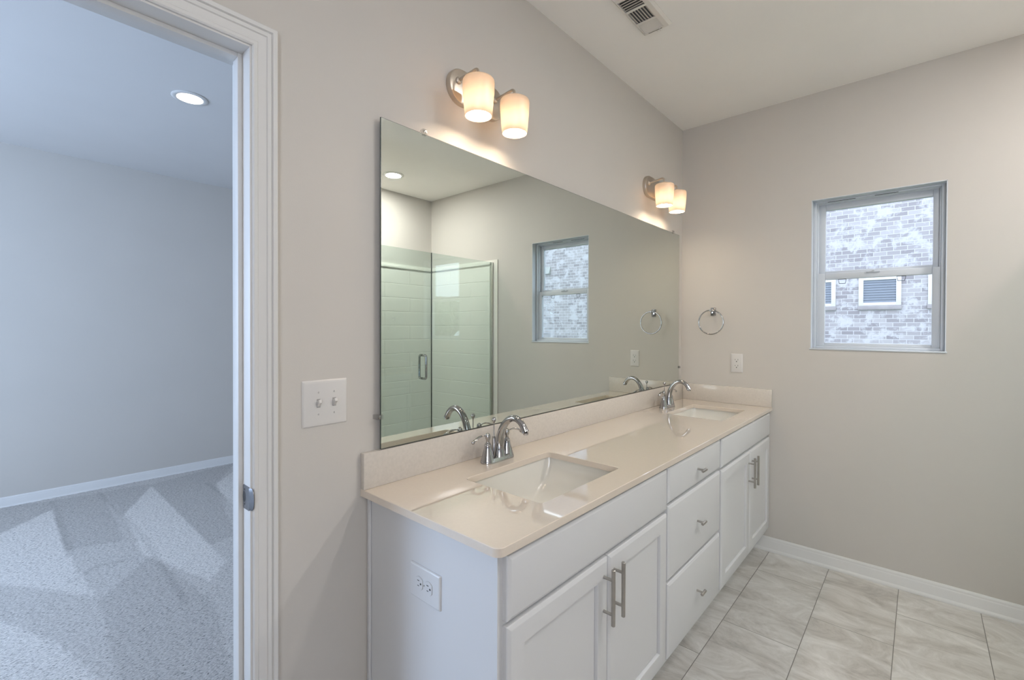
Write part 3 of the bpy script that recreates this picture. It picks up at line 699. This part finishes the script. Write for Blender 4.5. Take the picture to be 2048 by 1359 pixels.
def groove_panel(m, frame, u0, u1, z0, z1, off):
    rows = 13; hgt = (z1-z0)/rows; wd = .60
    for i in range(rows):
        za, zb = z0+i*hgt, z0+(i+1)*hgt; u = u0-(wd/2 if (i+off) % 2 else 0)
        while u < u1:
            a, b = max(u, u0), min(u+wd, u1)
            if b-a > .03:
                def rr(k, d): return [frame(p, q, d) for p, q in ((a+k, za+k), (b-k, za+k), (b-k, zb-k), (a+k, zb-k))]
                m.rings([rr(0, 0), rr(0, .0075), rr(.005, .0095)])
            u += wd
m = MB(); m.box(-1.518, -.0005, BACK+.0005, BACK+.008, .1, ZS); m.box(-.0085, -.0005, BACK+.008, -1.752, .1, ZS, .001); m.box(-1.5195, -1.511, BACK+.008, -1.752, .1, ZS, .001)
groove_panel(m, lambda u, z, d: (u, BACK+.008+d, z), -1.50, -.02, .13, ZS-.06, 0)
groove_panel(m, lambda u, z, d: (-.0085-d, u, z), BACK+.03, YG-.03, .13, ZS-.06, 1)
m.box(-1.5, -.02, BACK+.008, BACK+.028, ZS-.045, ZS-.02, .006); m.box(-.028, -.008, BACK+.01, YG-.02, ZS-.045, ZS-.02, .006)
m.build('surround_panels', SHOWERM, ss, smooth=20)
m = MB(); m.box(-1.5195, -.0005, BACK+.0005, -1.752, 0.0005, .06, .004); m.box(-1.5195, -.0005, -1.86, -1.752, .06, .11, .008); m.build('shower_pan', SHOWERM, ss)

# ------------------------------------------------------------------ outside
o = MB().box(.3, 90, -60, 80, -.5, -.3).build('ground', LAWN); tag(o, kind='structure'); o['label'] = 'lawn outside the window'; o['category'] = 'ground'
hs = thing('neighbour_house', 'whitewashed brick house seen through the window', 'house', (9, -2, -.3))
XH = 9.0
m = MB(); m.box(XH, 16, -14, 5.0, -.3, 5.6); m.build('brick_wall', BRICK, hs, smooth=5)
m = MB(); m.rings([[(x, y, z) for x, z in ((XH-.4, 5.6), (12.5, 8.2), (16.4, 5.6))] for y in (-14.4, 5.4)]); m.build('roof', ROOFM, hs)
for yc in (-.600, .490, -1.690):
    fz0, fz1 = 1.862, 2.46; hw = .345
    m = MB(); frame_x(m, XH-.035, XH-.0005, yc-hw, yc+hw, fz0, fz1, .080, .080, .062, .07, .003); f = m.build('window_frame', EXTW, hs)
    m = MB()
    nsl = 9
    for k in range(nsl):
        za = fz0+.062+(fz1-fz0-.132)*k/nsl; zb = fz0+.062+(fz1-fz0-.132)*(k+1)/nsl
        m.rings([[(XH-.022, y, za+.002), (XH-.016, y, za+.002), (XH-.003, y, zb), (XH-.009, y, zb)] for y in (yc-hw+.08, yc+hw-.08)])
    m.build('blind', SHUT, f, smooth=5)
    m = MB(); m.box(XH-.045, XH-.0005, yc-hw-.01, yc+hw+.01, fz0-.086, fz0-.002, .003); k = m.build('brick_sill', mat('brick_sill', (.33, .31, .31), .9, noise=.12, nscale=6), hs)
m = MB(); m.rings([[(XH-.0005, y, 3.16), (XH-.11, y, 3.16), (XH-.02, y, 3.40), (XH-.0005, y, 3.40)] for y in (-7.98, -7.72)]); m.build('dryer_vent', DRYV, hs)
random.seed(11)
def tree(x, y, h, r, label):
    t = thing('tree', label, 'tree', (x, y, -.3), 'trees beyond the neighbouring house')
    m = MB(); m.tube([(x, y, -.3), (x+.1, y, h*.35), (x, y, h*.7)], [.28, .2, .08], 10); m.build('trunk', BARK, t)
    m = MB()
    for k in range(26):
        a = random.uniform(0, 2*PI); rr = r*random.uniform(.1, .8); z = h*random.uniform(.35, .9); s = r*random.uniform(.25, .5)*(1.2-.6*z/h)
        b = bmesh.new(); bmesh.ops.create_icosphere(b, subdivisions=3, radius=s)
        for v in b.verts: v.co *= 1+random.uniform(-.16, .16)
        bmesh.ops.translate(b, vec=Vector((x+rr*math.cos(a)*(1.1-z/h*.6), y+rr*math.sin(a)*(1.1-z/h*.6), z)), verts=b.verts); m.merge(b)
    m.build('crown', LEAF, t, smooth=10)
tree(26, 31, 4.6, 3.0, 'leafy green tree reflected in the shower glass, tallest crown'); tree(29, 37.5, 4.2, 3.2, 'leafy green tree at the left of the reflected tree line')
tree(33, 33, 4.3, 3.4, 'leafy green tree farthest back in the reflected tree line'); tree(24, 26, 3.9, 2.8, 'low green tree at the right of the reflected tree line')
